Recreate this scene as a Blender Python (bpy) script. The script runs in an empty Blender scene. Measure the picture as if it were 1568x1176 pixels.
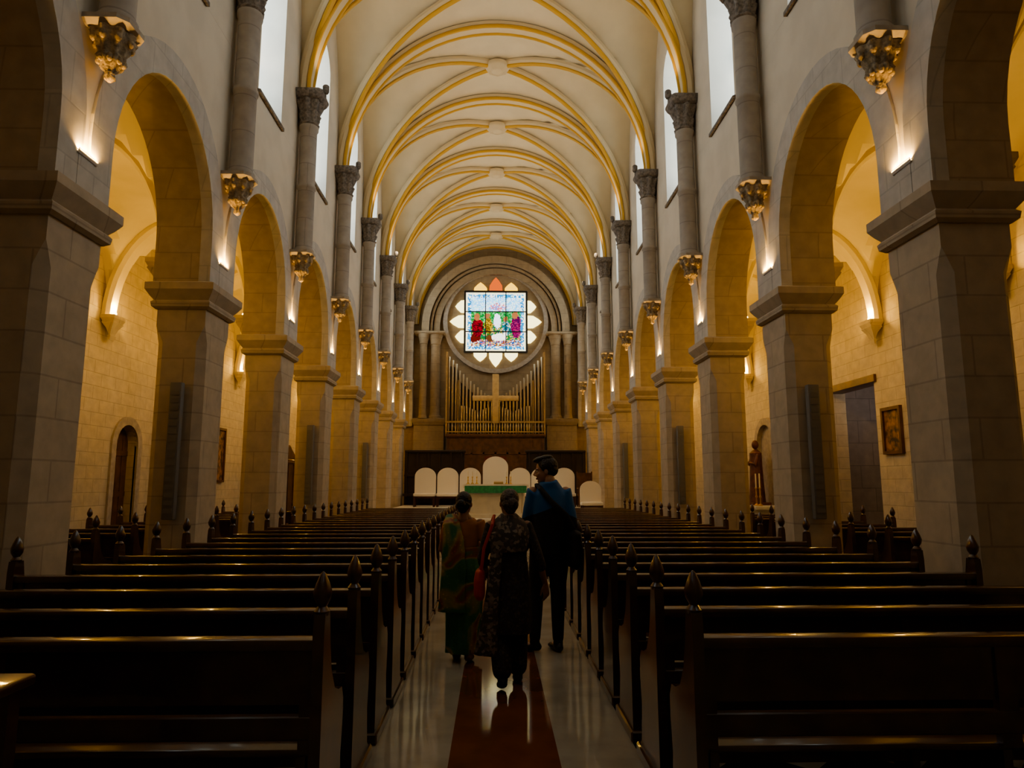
import bpy, bmesh, math, random
from mathutils import Vector, Matrix, Euler
random.seed(7)
R=math.radians
scene=bpy.context.scene
COL=scene.collection

# ------------------------------------------------------------------ materials
def principled(name, col, rough=0.6, metal=0.0, noise=0.0, nscale=8.0, bump=0.0, bscale=40.0, coat=0.0, col2=None, spec=0.5):
    m=bpy.data.materials.new(name); m.use_nodes=True
    nt=m.node_tree; b=nt.nodes['Principled BSDF']
    b.inputs['Base Color'].default_value=(*col,1); b.inputs['Roughness'].default_value=rough
    b.inputs['Metallic'].default_value=metal; b.inputs['Coat Weight'].default_value=coat
    b.inputs['Coat Roughness'].default_value=0.10
    b.inputs['Specular IOR Level'].default_value=spec
    if noise>0 or col2:
        tc=nt.nodes.new('ShaderNodeTexCoord'); n=nt.nodes.new('ShaderNodeTexNoise')
        n.inputs['Scale'].default_value=nscale; n.inputs['Detail'].default_value=4
        nt.links.new(tc.outputs['Object'],n.inputs['Vector'])
        r=nt.nodes.new('ShaderNodeValToRGB')
        c2=col2 if col2 else tuple(c*(1-noise) for c in col)
        r.color_ramp.elements[0].color=(*c2,1); r.color_ramp.elements[1].color=(*col,1)
        r.color_ramp.elements[0].position=0.38; r.color_ramp.elements[1].position=0.62
        nt.links.new(n.outputs['Fac'],r.inputs['Fac']); nt.links.new(r.outputs['Color'],b.inputs['Base Color'])
    if bump>0:
        tc=nt.nodes.new('ShaderNodeTexCoord'); n=nt.nodes.new('ShaderNodeTexNoise'); n.inputs['Scale'].default_value=bscale
        nt.links.new(tc.outputs['Object'],n.inputs['Vector'])
        bp=nt.nodes.new('ShaderNodeBump'); bp.inputs['Strength'].default_value=bump; bp.inputs['Distance'].default_value=0.02
        nt.links.new(n.outputs['Fac'],bp.inputs['Height']); nt.links.new(bp.outputs['Normal'],b.inputs['Normal'])
    return m

def stone(name,c1,c2,mortar,bw=0.62,rh=0.36,rough=0.8,bump=0.35,msize=0.010):
    m=bpy.data.materials.new(name); m.use_nodes=True
    nt=m.node_tree; b=nt.nodes['Principled BSDF']; L=nt.links.new
    g=nt.nodes.new('ShaderNodeNewGeometry'); s=nt.nodes.new('ShaderNodeSeparateXYZ'); L(g.outputs['Position'],s.inputs[0])
    a=nt.nodes.new('ShaderNodeMath'); a.operation='ADD'; L(s.outputs['X'],a.inputs[0]); L(s.outputs['Y'],a.inputs[1])
    c=nt.nodes.new('ShaderNodeCombineXYZ'); L(a.outputs[0],c.inputs['X']); L(s.outputs['Z'],c.inputs['Y'])
    br=nt.nodes.new('ShaderNodeTexBrick'); L(c.outputs[0],br.inputs['Vector'])
    br.inputs['Scale'].default_value=1; br.inputs['Brick Width'].default_value=bw; br.inputs['Row Height'].default_value=rh
    br.inputs['Mortar Size'].default_value=msize; br.inputs['Mortar Smooth'].default_value=0.3
    br.inputs['Color1'].default_value=(*c1,1); br.inputs['Color2'].default_value=(*c2,1); br.inputs['Mortar'].default_value=(*mortar,1)
    n=nt.nodes.new('ShaderNodeTexNoise'); n.inputs['Scale'].default_value=6; n.inputs['Detail'].default_value=6; L(g.outputs['Position'],n.inputs['Vector'])
    mp=nt.nodes.new('ShaderNodeMapRange'); mp.inputs['From Min'].default_value=0.3; mp.inputs['From Max'].default_value=0.7
    mp.inputs['To Min'].default_value=0.86; mp.inputs['To Max'].default_value=1.06; L(n.outputs['Fac'],mp.inputs['Value'])
    mx=nt.nodes.new('ShaderNodeMix'); mx.data_type='RGBA'; mx.blend_type='MULTIPLY'; mx.inputs['Factor'].default_value=1
    L(br.outputs['Color'],mx.inputs['A']); L(mp.outputs['Result'],mx.inputs['B']); L(mx.outputs['Result'],b.inputs['Base Color'])
    h=nt.nodes.new('ShaderNodeMath'); h.operation='SUBTRACT'; L(n.outputs['Fac'],h.inputs[0]); L(br.outputs['Fac'],h.inputs[1])
    bp=nt.nodes.new('ShaderNodeBump'); bp.inputs['Strength'].default_value=bump; bp.inputs['Distance'].default_value=0.02
    L(h.outputs[0],bp.inputs['Height']); L(bp.outputs['Normal'],b.inputs['Normal'])
    b.inputs['Roughness'].default_value=rough
    return m

def emis(name,col,strength):
    m=bpy.data.materials.new(name); m.use_nodes=True; nt=m.node_tree
    for n in list(nt.nodes): nt.nodes.remove(n)
    o=nt.nodes.new('ShaderNodeOutputMaterial'); e=nt.nodes.new('ShaderNodeEmission')
    e.inputs['Color'].default_value=(*col,1); e.inputs['Strength'].default_value=strength
    nt.links.new(e.outputs[0],o.inputs[0]); return m

M={}
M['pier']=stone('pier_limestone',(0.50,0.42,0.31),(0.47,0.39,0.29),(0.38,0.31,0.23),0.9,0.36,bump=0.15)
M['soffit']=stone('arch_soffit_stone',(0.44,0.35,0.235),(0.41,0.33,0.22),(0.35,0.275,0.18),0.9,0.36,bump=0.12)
M['arch']=stone('voussoir_limestone',(0.56,0.53,0.48),(0.53,0.505,0.46),(0.46,0.44,0.40),0.45,0.5,bump=0.1)
M['aisle']=stone('aisle_rubble_stone',(0.62,0.53,0.38),(0.58,0.495,0.35),(0.50,0.42,0.29),0.48,0.24,bump=0.4)
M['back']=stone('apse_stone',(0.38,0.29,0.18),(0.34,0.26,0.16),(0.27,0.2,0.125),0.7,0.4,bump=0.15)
M['trim']=principled('carved_stone_trim',(0.44,0.38,0.31),0.75,noise=0.2,bump=0.15)
M['shaft']=stone('shaft_stone',(0.40,0.365,0.32),(0.37,0.34,0.30),(0.30,0.27,0.24),3.0,0.55,bump=0.1)
M['plaster']=principled('cream_plaster',(0.70,0.635,0.52),0.85,noise=0.08,nscale=2)
M['vault']=principled('vault_plaster',(0.71,0.63,0.45),0.85,noise=0.07,nscale=1.5)
M['aislevault']=principled('aisle_vault_plaster',(0.74,0.64,0.42),0.85,noise=0.07,nscale=1.5)
M['rib']=principled('rib_stone',(0.66,0.56,0.37),0.75)
M['ribgold']=principled('rib_gold_roll',(0.60,0.36,0.055),0.6)
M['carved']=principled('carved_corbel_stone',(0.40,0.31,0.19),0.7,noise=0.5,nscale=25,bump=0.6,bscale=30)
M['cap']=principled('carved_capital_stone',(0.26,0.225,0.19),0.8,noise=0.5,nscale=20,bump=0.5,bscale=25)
M['wood']=principled('dark_walnut',(0.075,0.025,0.010),0.30,noise=0.4,nscale=6,coat=1.0)
M['wood2']=principled('brown_oak',(0.15,0.07,0.028),0.4,noise=0.4,nscale=5)
M['darkwood']=principled('choir_dark_oak',(0.035,0.02,0.013),0.45,noise=0.3,nscale=5)
M['marble']=principled('grey_marble',(0.50,0.46,0.39),0.09,noise=0.18,nscale=3)
M['red']=principled('red_marble',(0.24,0.085,0.038),0.09,noise=0.25,nscale=3)
M['white']=principled('white_marble',(0.75,0.71,0.62),0.35,noise=0.1,nscale=4)
M['fabric']=principled('white_upholstery',(0.8,0.76,0.68),0.8,bump=0.1)
M['green']=principled('green_altar_frontal',(0.05,0.35,0.16),0.7,noise=0.3,nscale=12)
M['brass']=principled('brass',(0.75,0.52,0.2),0.3,metal=1.0)
M['pipe']=principled('tin_organ_pipe',(0.62,0.54,0.40),0.28,metal=0.9)
M['goldwood']=principled('gilded_wood',(0.50,0.33,0.14),0.45,metal=0.3,noise=0.2)
M['cross']=principled('pale_gilt_cross',(0.58,0.40,0.18),0.5,metal=0.2,noise=0.15)
M['black']=principled('black_metal',(0.015,0.015,0.015),0.5)
M['speaker']=principled('grey_speaker',(0.19,0.18,0.17),0.6,bump=0.3,bscale=200)
M['candle']=principled('candle_wax',(0.85,0.8,0.65),0.5)
M['skin']=principled('skin',(0.30,0.155,0.09),0.5)
M['skinm']=principled('skin_tan',(0.48,0.28,0.18),0.5)
M['hair']=principled('black_hair',(0.014,0.011,0.010),0.4,bump=0.6,bscale=60)
M['hairg']=principled('greying_hair',(0.12,0.10,0.095),0.5,col2=(0.03,0.025,0.022),nscale=40,bump=0.6,bscale=60)
M['eye']=principled('eye_white',(0.8,0.78,0.75),0.2)
M['iris']=principled('iris_dark',(0.02,0.01,0.006),0.1)
M['lip']=principled('lip',(0.30,0.10,0.08),0.5)
M['shoe']=principled('dark_leather',(0.02,0.016,0.014),0.4)
M['sandal']=principled('brown_sandal',(0.16,0.08,0.04),0.5)
M['redbag']=principled('red_leather_bag',(0.48,0.035,0.025),0.45)
M['blackcloth']=principled('black_cloth',(0.014,0.014,0.017),0.75)
M['icon']=principled('icon_painting',(0.40,0.20,0.07),0.5,col2=(0.04,0.025,0.02),nscale=7)
M['violet']=stone('chapel_grey_stone',(0.36,0.31,0.28),(0.32,0.28,0.25),(0.24,0.21,0.19),0.6,0.5)
def glassmat(nm,k):
    m=emis(nm,(0.78,0.90,1.0),k); nt=m.node_tree
    e=[n for n in nt.nodes if n.type=='EMISSION'][0]
    g=nt.nodes.new('ShaderNodeNewGeometry'); v=nt.nodes.new('ShaderNodeTexVoronoi'); v.inputs['Scale'].default_value=5
    nt.links.new(g.outputs['Position'],v.inputs['Vector']); s=nt.nodes.new('ShaderNodeSeparateColor'); nt.links.new(v.outputs['Color'],s.inputs[0])
    r=nt.nodes.new('ShaderNodeValToRGB'); r.color_ramp.elements[0].color=(0.42,0.62,0.78,1); r.color_ramp.elements[1].color=(0.95,0.98,1.0,1)
    nt.links.new(s.outputs[0],r.inputs[0]); nt.links.new(r.outputs[0],e.inputs['Color']); return m
M['glass']=glassmat('clerestory_daylight_glass',5.6)
M['glassdim']=glassmat('clerestory_dimmed_glass',3.0)  # unseen near bays: glow turned down to keep the foreground dark
M['lamp']=emis('warm_lamp_lens',(1,0.70,0.30),14)

def floor_tiles():
    m=bpy.data.materials.new('geometric_floor_tiles'); m.use_nodes=True; nt=m.node_tree; b=nt.nodes['Principled BSDF']; L=nt.links.new
    g=nt.nodes.new('ShaderNodeNewGeometry'); mp=nt.nodes.new('ShaderNodeMapping'); mp.inputs['Rotation'].default_value=(0,0,R(45)); L(g.outputs['Position'],mp.inputs['Vector'])
    mp.inputs['Location'].default_value=(0,0,0.01)
    c=nt.nodes.new('ShaderNodeTexChecker'); c.inputs['Scale'].default_value=2.4
    c.inputs['Color1'].default_value=(0.45,0.43,0.36,1); c.inputs['Color2'].default_value=(0.03,0.045,0.04,1)
    L(mp.outputs[0],c.inputs['Vector']); L(c.outputs['Color'],b.inputs['Base Color']); b.inputs['Roughness'].default_value=0.2
    return m
M['tiles']=floor_tiles()

def cloth_pattern(name,base,cols,scale=30,thr=0.3):
    m=bpy.data.materials.new(name); m.use_nodes=True; nt=m.node_tree; b=nt.nodes['Principled BSDF']; L=nt.links.new
    tc=nt.nodes.new('ShaderNodeTexCoord'); v=nt.nodes.new('ShaderNodeTexVoronoi'); v.inputs['Scale'].default_value=scale
    L(tc.outputs['Object'],v.inputs['Vector'])
    s=nt.nodes.new('ShaderNodeSeparateColor'); L(v.outputs['Color'],s.inputs[0])
    r=nt.nodes.new('ShaderNodeValToRGB'); r.color_ramp.interpolation='CONSTANT'
    els=r.color_ramp.elements; els[0].color=(*base,1); els[0].position=0
    els[1].color=(*cols[0],1); els[1].position=1-thr
    for i,c in enumerate(cols[1:]):
        e=els.new(1-thr+thr*(i+1)/len(cols)); e.color=(*c,1)
    L(s.outputs[0],r.inputs['Fac'])
    L(r.outputs['Color'],b.inputs['Base Color']); b.inputs['Roughness'].default_value=0.75
    return m
M['kameez']=cloth_pattern('dark_printed_kameez',(0.030,0.025,0.028),[(0.06,0.04,0.035),(0.05,0.045,0.06),(0.085,0.065,0.05)],56,0.3)
M['shawl']=cloth_pattern('patterned_shawl',(0.07,0.058,0.052),[(0.22,0.17,0.13),(0.14,0.10,0.085),(0.28,0.23,0.19)],40,0.4)
def sari():
    m=bpy.data.materials.new('green_gold_sari'); m.use_nodes=True; nt=m.node_tree; b=nt.nodes['Principled BSDF']; L=nt.links.new
    tc=nt.nodes.new('ShaderNodeTexCoord'); w=nt.nodes.new('ShaderNodeTexNoise'); w.inputs['Scale'].default_value=3.2; w.inputs['Detail'].default_value=1.5; w.inputs['Distortion'].default_value=0.8
    L(tc.outputs['Object'],w.inputs['Vector'])
    r=nt.nodes.new('ShaderNodeValToRGB'); e=r.color_ramp.elements; e[0].color=(0.04,0.16,0.07,1); e[0].position=0.30; e[1].color=(0.50,0.24,0.06,1); e[1].position=0.72
    x=e.new(0.47); x.color=(0.06,0.22,0.10,1); x=e.new(0.53); x.color=(0.46,0.34,0.09,1); x=e.new(0.58); x.color=(0.34,0.08,0.04,1); x=e.new(0.64); x.color=(0.07,0.22,0.11,1)
    L(w.outputs['Fac'],r.inputs['Fac'])
    v=nt.nodes.new('ShaderNodeTexVoronoi'); v.inputs['Scale'].default_value=26; L(tc.outputs['Object'],v.inputs['Vector'])
    r2=nt.nodes.new('ShaderNodeValToRGB'); r2.color_ramp.elements[0].color=(1.8,1.4,0.7,1); r2.color_ramp.elements[1].color=(0.8,0.8,0.8,1); r2.color_ramp.elements[1].position=0.3
    L(v.outputs['Distance'],r2.inputs['Fac'])
    mx=nt.nodes.new('ShaderNodeMix'); mx.data_type='RGBA'; mx.blend_type='MULTIPLY'; mx.inputs['Factor'].default_value=1
    L(r.outputs['Color'],mx.inputs['A']); L(r2.outputs['Color'],mx.inputs['B']); L(mx.outputs['Result'],b.inputs['Base Color']); b.inputs['Roughness'].default_value=0.55
    return m
M['sari']=sari()
M['blouse']=principled('orange_blouse',(0.50,0.20,0.06),0.7,noise=0.2)
def jacket():
    m=bpy.data.materials.new('blue_black_jacket'); m.use_nodes=True; nt=m.node_tree; b=nt.nodes['Principled BSDF']; L=nt.links.new
    tc=nt.nodes.new('ShaderNodeTexCoord'); s=nt.nodes.new('ShaderNodeSeparateXYZ'); L(tc.outputs['Object'],s.inputs[0])
    r=nt.nodes.new('ShaderNodeValToRGB'); r.color_ramp.interpolation='CONSTANT'; e=r.color_ramp.elements
    e[0].color=(0.010,0.012,0.018,1); e[1].color=(0.014,0.13,0.38,1); e[1].position=0.625
    mu=nt.nodes.new('ShaderNodeMath'); mu.operation='MULTIPLY'; mu.inputs[1].default_value=0.5; L(s.outputs['Z'],mu.inputs[0]); 
    ab=nt.nodes.new('ShaderNodeMath'); ab.operation='ABSOLUTE'; L(s.outputs['X'],ab.inputs[0])
    ad=nt.nodes.new('ShaderNodeMath'); ad.operation='MULTIPLY_ADD'; ad.inputs[1].default_value=0.2; L(ab.outputs[0],ad.inputs[0]); L(mu.outputs[0],ad.inputs[2])
    L(ad.outputs[0],r.inputs['Fac']); L(r.outputs['Color'],b.inputs['Base Color']); b.inputs['Roughness'].default_value=0.6
    return m
M['jacket']=jacket()

# ------------------------------------------------------------------ mesh helpers
def empty(name,loc=(0,0,0),rot=(0,0,0),scale=1.0):
    o=bpy.data.objects.new(name,None); COL.objects.link(o); o.location=loc; o.rotation_euler=rot; o.scale=(scale,)*3; o.empty_display_size=0.1
    return o
def finish(name,bm,mat,parent=None,smooth=True,ang=38,recalc=True,link=True):
    if recalc: bmesh.ops.recalc_face_normals(bm,faces=bm.faces[:])
    if smooth:
        for e in bm.edges:
            if len(e.link_faces)==2:
                if e.calc_face_angle(0)>R(ang): e.smooth=False
        for f in bm.faces: f.smooth=True
    me=bpy.data.meshes.new(name); bm.to_mesh(me); bm.free()
    if mat: me.materials.append(mat)
    o=bpy.data.objects.new(name,me)
    if link: COL.objects.link(o)
    if parent: o.parent=parent
    return o
def box(bm,x0,x1,y0,y1,z0,z1):
    if x0>x1:x0,x1=x1,x0
    if y0>y1:y0,y1=y1,y0
    m=Matrix.Translation(((x0+x1)/2,(y0+y1)/2,(z0+z1)/2))@Matrix.Diagonal((x1-x0,y1-y0,z1-z0,1))
    return bmesh.ops.create_cube(bm,size=1,matrix=m)['verts']
def bbox_bev(bm,x0,x1,y0,y1,z0,z1,b=0.01,seg=2):
    t=bmesh.new(); box(t,x0,x1,y0,y1,z0,z1)
    bmesh.ops.bevel(t,geom=t.edges[:],offset=b,segments=seg,affect='EDGES',profile=0.5)
    me=bpy.data.meshes.new('tmp'); t.to_mesh(me); t.free(); bm.from_mesh(me); bpy.data.meshes.remove(me)
def prism(bm,poly,axis,a,b):
    def P(u,v,w):
        return {'X':(w,u,v),'Y':(u,w,v),'Z':(u,v,w)}[axis]
    va=[bm.verts.new(P(u,v,a)) for u,v in poly]; vb=[bm.verts.new(P(u,v,b)) for u,v in poly]
    n=len(poly)
    bm.faces.new(va); bm.faces.new(vb[::-1])
    for i in range(n): bm.faces.new((va[i],vb[i],vb[(i+1)%n],va[(i+1)%n]))
def lathe(bm,prof,c=(0,0,0),seg=24,lobes=0,amp=None,sx=1,sy=1):
    rings=[]
    for k,(r,z) in enumerate(prof):
        ring=[]
        for i in range(seg):
            a=2*math.pi*i/seg; rr=r
            if lobes and amp: rr=r*(1+amp[k]*math.cos(lobes*a))
            ring.append(bm.verts.new((c[0]+rr*math.cos(a)*sx,c[1]+rr*math.sin(a)*sy,c[2]+z)))
        rings.append(ring)
    for k in range(len(rings)-1):
        for i in range(seg):
            bm.faces.new((rings[k][i],rings[k][(i+1)%seg],rings[k+1][(i+1)%seg],rings[k+1][i]))
    bm.faces.new(rings[0][::-1]); bm.faces.new(rings[-1])
def rectloft(bm,x0,x1,y0,y1,prof,ch=0):
    rings=[]
    for it in prof:
        z,o=it[0],it[1]; c=it[2] if len(it)>2 else 0.001
        X0,X1,Y0,Y1=x0-o,x1+o,y0-o,y1+o
        pts=[(X0+c,Y0),(X1-c,Y0),(X1,Y0+c),(X1,Y1-c),(X1-c,Y1),(X0+c,Y1),(X0,Y1-c),(X0,Y0+c)]
        rings.append([bm.verts.new((x,y,z)) for x,y in pts])
    for k in range(len(rings)-1):
        for i in range(8): bm.faces.new((rings[k][i],rings[k][(i+1)%8],rings[k+1][(i+1)%8],rings[k+1][i]))
    bm.faces.new(rings[0][::-1]); bm.faces.new(rings[-1])
def faces2d(polys,x0,x1,axis='X'):
    bm=bmesh.new()
    for p in polys:
        vs=[bm.verts.new((x0,u,v) if axis=='X' else (u,x0,v)) for u,v in p]
        bm.faces.new(vs)
    bmesh.ops.remove_doubles(bm,verts=bm.verts[:],dist=0.0005)
    r=bmesh.ops.extrude_face_region(bm,geom=bm.faces[:])
    vs=[g for g in r['geom'] if isinstance(g,bmesh.types.BMVert)]
    bmesh.ops.translate(bm,verts=vs,vec=(x1-x0,0,0) if axis=='X' else (0,x1-x0,0))
    return bm
def sweep_rect(bm,pts,side,w,h,inward):
    side=Vector(side).normalized(); n=len(pts); rings=[]
    for i,p in enumerate(pts):
        p=Vector(p); t=(Vector(pts[min(i+1,n-1)])-Vector(pts[max(i-1,0)])).normalized()
        nn=side.cross(t).normalized()
        if (Vector(inward)-p).dot(nn)<0: nn=-nn
        q=[]
        for (a,b) in ((-w/2,0),(-w/2,h*0.6),(-w/2*0.6,h),(w/2*0.6,h),(w/2,h*0.6),(w/2,0)):
            q.append(bm.verts.new(p+side*a+nn*b))
        rings.append(q)
    for k in range(n-1):
        for i in range(6): bm.faces.new((rings[k][i],rings[k][(i+1)%6],rings[k+1][(i+1)%6],rings[k+1][i]))
    bm.faces.new(rings[0]); bm.faces.new(rings[-1][::-1])
def ellipsoid(bm,c,r,rot=None,seg=20,rings=14):
    rm=rot.to_4x4() if rot else Matrix.Identity(4)
    bmesh.ops.create_uvsphere(bm,u_segments=seg,v_segments=rings,radius=1,matrix=Matrix.Translation(c)@rm@Matrix.Diagonal((*r,1)))
def tube(bm,pts,radii,seg=18,ref=(1,0,0),folds=None):
    pts=[Vector(p) for p in pts]; n=len(pts); rings=[]; ref=Vector(ref)
    for i,p in enumerate(pts):
        t=(pts[min(i+1,n-1)]-pts[max(i-1,0)]).normalized()
        rf=ref if abs(ref.dot(t))<0.9 else Vector((0,1,0))
        s=(rf-t*rf.dot(t)).normalized(); q=t.cross(s)
        ra,rb=radii[i] if isinstance(radii[i],(tuple,list)) else (radii[i],radii[i])
        ring=[]
        for k in range(seg):
            a=2*math.pi*k/seg; f=1.0
            if folds: f=1+folds[i]*(math.sin(9*a+1.0)+0.6*math.sin(14*a+i*0.3))
            ring.append(bm.verts.new(p+s*(ra*f*math.cos(a))+q*(rb*f*math.sin(a))))
        rings.append(ring)
    for k in range(n-1):
        for i in range(seg): bm.faces.new((rings[k][i],rings[k][(i+1)%seg],rings[k+1][(i+1)%seg],rings[k+1][i]))
    bm.faces.new(rings[0][::-1]); bm.faces.new(rings[-1])
def limb(bm,pts,radii,seg=16,**k):
    tube(bm,pts,radii,seg,**k)
    for i in (0,-1):
        r=radii[i]; r=min(r) if isinstance(r,(tuple,list)) else r
        ellipsoid(bm,pts[i],(r*0.98,)*3,seg=14,rings=10)
def blob(name,bm,mat,parent,voxel=0.012,smooth=6,fac=0.5):
    bmesh.ops.recalc_face_normals(bm,faces=bm.faces[:])
    me=bpy.data.meshes.new(name); bm.to_mesh(me); bm.free()
    o=bpy.data.objects.new(name,me); COL.objects.link(o)
    m=o.modifiers.new('r','REMESH'); m.mode='VOXEL'; m.voxel_size=voxel; m.use_smooth_shade=True
    s=o.modifiers.new('s','SMOOTH'); s.iterations=smooth; s.factor=fac
    bpy.context.view_layer.update()
    dg=bpy.context.evaluated_depsgraph_get(); ev=o.evaluated_get(dg)
    nm=bpy.data.meshes.new_from_object(ev); o.modifiers.clear(); o.data=nm; bpy.data.meshes.remove(me)
    nm.materials.clear(); nm.materials.append(mat)
    for p in nm.polygons: p.use_smooth=True
    if parent: o.parent=parent
    return o
def dup(o,loc,rotz=None,scale=None):
    c=o.copy(); COL.objects.link(c); c.location=loc
    if rotz is not None: c.rotation_euler=(0,0,rotz)
    if scale: c.scale=scale
    for ch in o.children:
        k=ch.copy(); COL.objects.link(k); k.parent=c
    return c
def point(name,loc,power,col,rad=0.06,parent=None):
    l=bpy.data.lights.new(name,'POINT'); l.energy=power; l.color=col; l.shadow_soft_size=rad
    o=bpy.data.objects.new(name,l); COL.objects.link(o); o.location=loc
    if parent: o.parent=parent
    return o
def spot(name,loc,target,power,col,size,rad=0.04,blend=0.6,parent=None):
    l=bpy.data.lights.new(name,'SPOT'); l.energy=power; l.color=col; l.spot_size=R(size); l.spot_blend=blend; l.shadow_soft_size=rad
    o=bpy.data.objects.new(name,l); COL.objects.link(o); o.location=loc
    o.rotation_euler=(Vector(target)-Vector(loc)).to_track_quat('-Z','Y').to_euler()
    if parent: o.parent=parent
    return o
WARM=(1.0,0.58,0.13)

# ------------------------------------------------------------------ dimensions
BAY=3.3; Y0=-3.7; NB=11; YB=Y0+BAY*NB   # 32.6
PY=[Y0+BAY*k for k in range(NB+1)]
XN=3.9; XW=4.6; XO=7.3
ZI=4.25; ZS=7.9; SP=9.15; RISE=4.0

# ------------------------------------------------------------------ floor
bm=bmesh.new(); box(bm,-XO-0.4,-0.82,Y0-0.4,YB,-0.2,0); box(bm,0.82,XO+0.4,Y0-0.4,YB,-0.2,0)
fl=empty('floor'); finish('tiled_floor',bm,M['tiles'],fl,False)
bm=bmesh.new(); box(bm,-0.82,-0.31,Y0-0.4,YB,-0.2,0.0); box(bm,0.34,0.82,Y0-0.4,YB,-0.2,0.0); finish('aisle_marble',bm,M['marble'],fl,False)
bm=bmesh.new(); box(bm,-0.31,0.34,Y0-0.4,YB,-0.2,0.0); finish('aisle_red_strip',bm,M['red'],fl,False)

# ------------------------------------------------------------------ nave side walls
def arch_polys(yc0,yc1,o0,o1,zb,zs,rise,zt,n=20):
    P=[[(yc0,zb),(o0,zb),(o0,zs),(o0,zt),(yc0,zt)],[(o1,zb),(yc1,zb),(yc1,zt),(o1,zt),(o1,zs)]]
    c=(o0+o1)/2; a=(o1-o0)/2
    pt=[(c-a*math.cos(math.pi*i/n),zs+rise*math.sin(math.pi*i/n)) for i in range(n+1)]
    for i in range(n):
        P.append([pt[i],pt[i+1],(pt[i+1][0],zt),(pt[i][0],zt)])
    return P
def arch_band(o0,o1,zb,zs,rise,w,n=24):
    c=(o0+o1)/2; a=(o1-o0)/2
    inn=[(o0,zb)]+[(c-a*math.cos(math.pi*i/n),zs+rise*math.sin(math.pi*i/n)) for i in range(n+1)]+[(o1,zb)]
    out=[(o0-w*0.9,zb)]+[(c-(a+w)*math.cos(math.pi*i/n),zs+(rise+w)*math.sin(math.pi*i/n)) for i in range(n+1)]+[(o1+w*0.9,zb)]
    return [[inn[i],inn[i+1],out[i+1],out[i]] for i in range(len(inn)-1)]
HP=0.40
wn=0
for sgn,nm in ((-1,'left'),(1,'right')):
    W=empty('wall_nave_'+nm)
    low=[];up=[];band=[]
    for k in range(NB):
        a,b=PY[k],PY[k+1]
        low+=arch_polys(a,b,a+HP,b-HP,ZI,4.85,1.5,ZS)
        c=(a+b)/2
        up+=arch_polys(a,b,c-0.6,c+0.6,ZS,10.9,0.6,13.45,12)
        band+=arch_band(a+HP+0.02,b-HP-0.02,ZI+0.02,4.85,1.48,0.37)
    bm=faces2d(low,sgn*(XN+0.001),sgn*XW); finish('arcade_spandrels',bm,M['plaster'],W,False)
    bm=faces2d(up,sgn*XN,sgn*XW); finish('clerestory_masonry',bm,M['plaster'],W,False)
    bm=faces2d(band,sgn*(XN-0.03),sgn*(XN+0.12)); finish('arch_voussoirs',bm,M['arch'],W,False)
    bm=bmesh.new()
    for k in range(NB):
        a,b=PY[k]+HP,PY[k+1]-HP; c=(a+b)/2; r=(b-a)/2; n=24
        pts=[(a,ZI)]+[(c-r*math.cos(math.pi*i/n),4.85+1.5*math.sin(math.pi*i/n)) for i in range(n+1)]+[(b,ZI)]
        for i in range(len(pts)-1):
            (y1,z1),(y2,z2)=pts[i],pts[i+1]
            d=0.012
            def inn(y,z): return (y+(c-y)*d, z-(0.012 if z>4.9 else 0))
            p,q=inn(y1,z1),inn(y2,z2)
            bm.faces.new([bm.verts.new(v) for v in ((sgn*(XN+0.11),*p),(sgn*(XN+0.11),*q),(sgn*(XW+0.02),*q),(sgn*(XW+0.02),*p))])
    bmesh.ops.remove_doubles(bm,verts=bm.verts[:],dist=0.001)
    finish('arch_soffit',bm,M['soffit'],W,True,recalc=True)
    for k in range(NB):
        c=(PY[k]+PY[k+1])/2; wn+=1
        w=empty('window_%d'%wn,(sgn*4.42,c,0))
        n=12; pts=[(-0.6,ZS+0.05),(0.6,ZS+0.05)]+[(0.6*math.cos(math.pi*i/n),10.9+0.6*math.sin(math.pi*i/n)) for i in range(n+1)]
        bm=bmesh.new(); prism(bm,pts,'X',0,0.03); finish('daylit_glass',bm,M['glass'] if k>2 else M['glassdim'],w,False)
        bm=bmesh.new(); box(bm,-0.03,0.02,-0.02,0.02,ZS+0.05,11.45)
        for zz in (8.7,9.4,10.1,10.85): box(bm,-0.03,0.02,-0.6,0.6,zz-0.015,zz+0.015)
        finish('glazing_bars',bm,M['black'],w,False)
        bm=bmesh.new(); prism(bm,[(0,ZS+0.0),(-sgn*0.57,ZS-0.03),(-sgn*0.57,ZS+0.03),(0,ZS+0.22)],'Y',-0.64,0.64); finish('sloped_sill',bm,M['cap'],w,False)

# piers
bm=bmesh.new()
rectloft(bm,-0.33,0.31,-HP,HP,[(0,0.06),(0.28,0.06),(0.33,0.0),(0.45,0.0,0.01),(0.55,0.0,0.10),(3.45,0.0,0.10),(3.62,0.0,0.03),(3.68,0.0,0.001),(3.92,0.0)])
rectloft(bm,-0.33,0.31,-HP,HP,[(3.90,0.02),(3.93,0.06),(3.99,0.07),(4.02,0.04),(4.07,0.08),(4.15,0.13),(4.24,0.13),(ZI+0.02,0.06)])
pier0=finish('stone_pier',bm,M['pier'],None,True,20)
first=True
for sgn in (-1,1):
    for k in range(NB):
        loc=(sgn*(XN+0.33),PY[k],0)
        if first: pier0.location=loc; pier0.rotation_euler=(0,0,0 if sgn>0 else math.pi); first=False
        else: dup(pier0,loc,0 if sgn>0 else math.pi)

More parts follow.
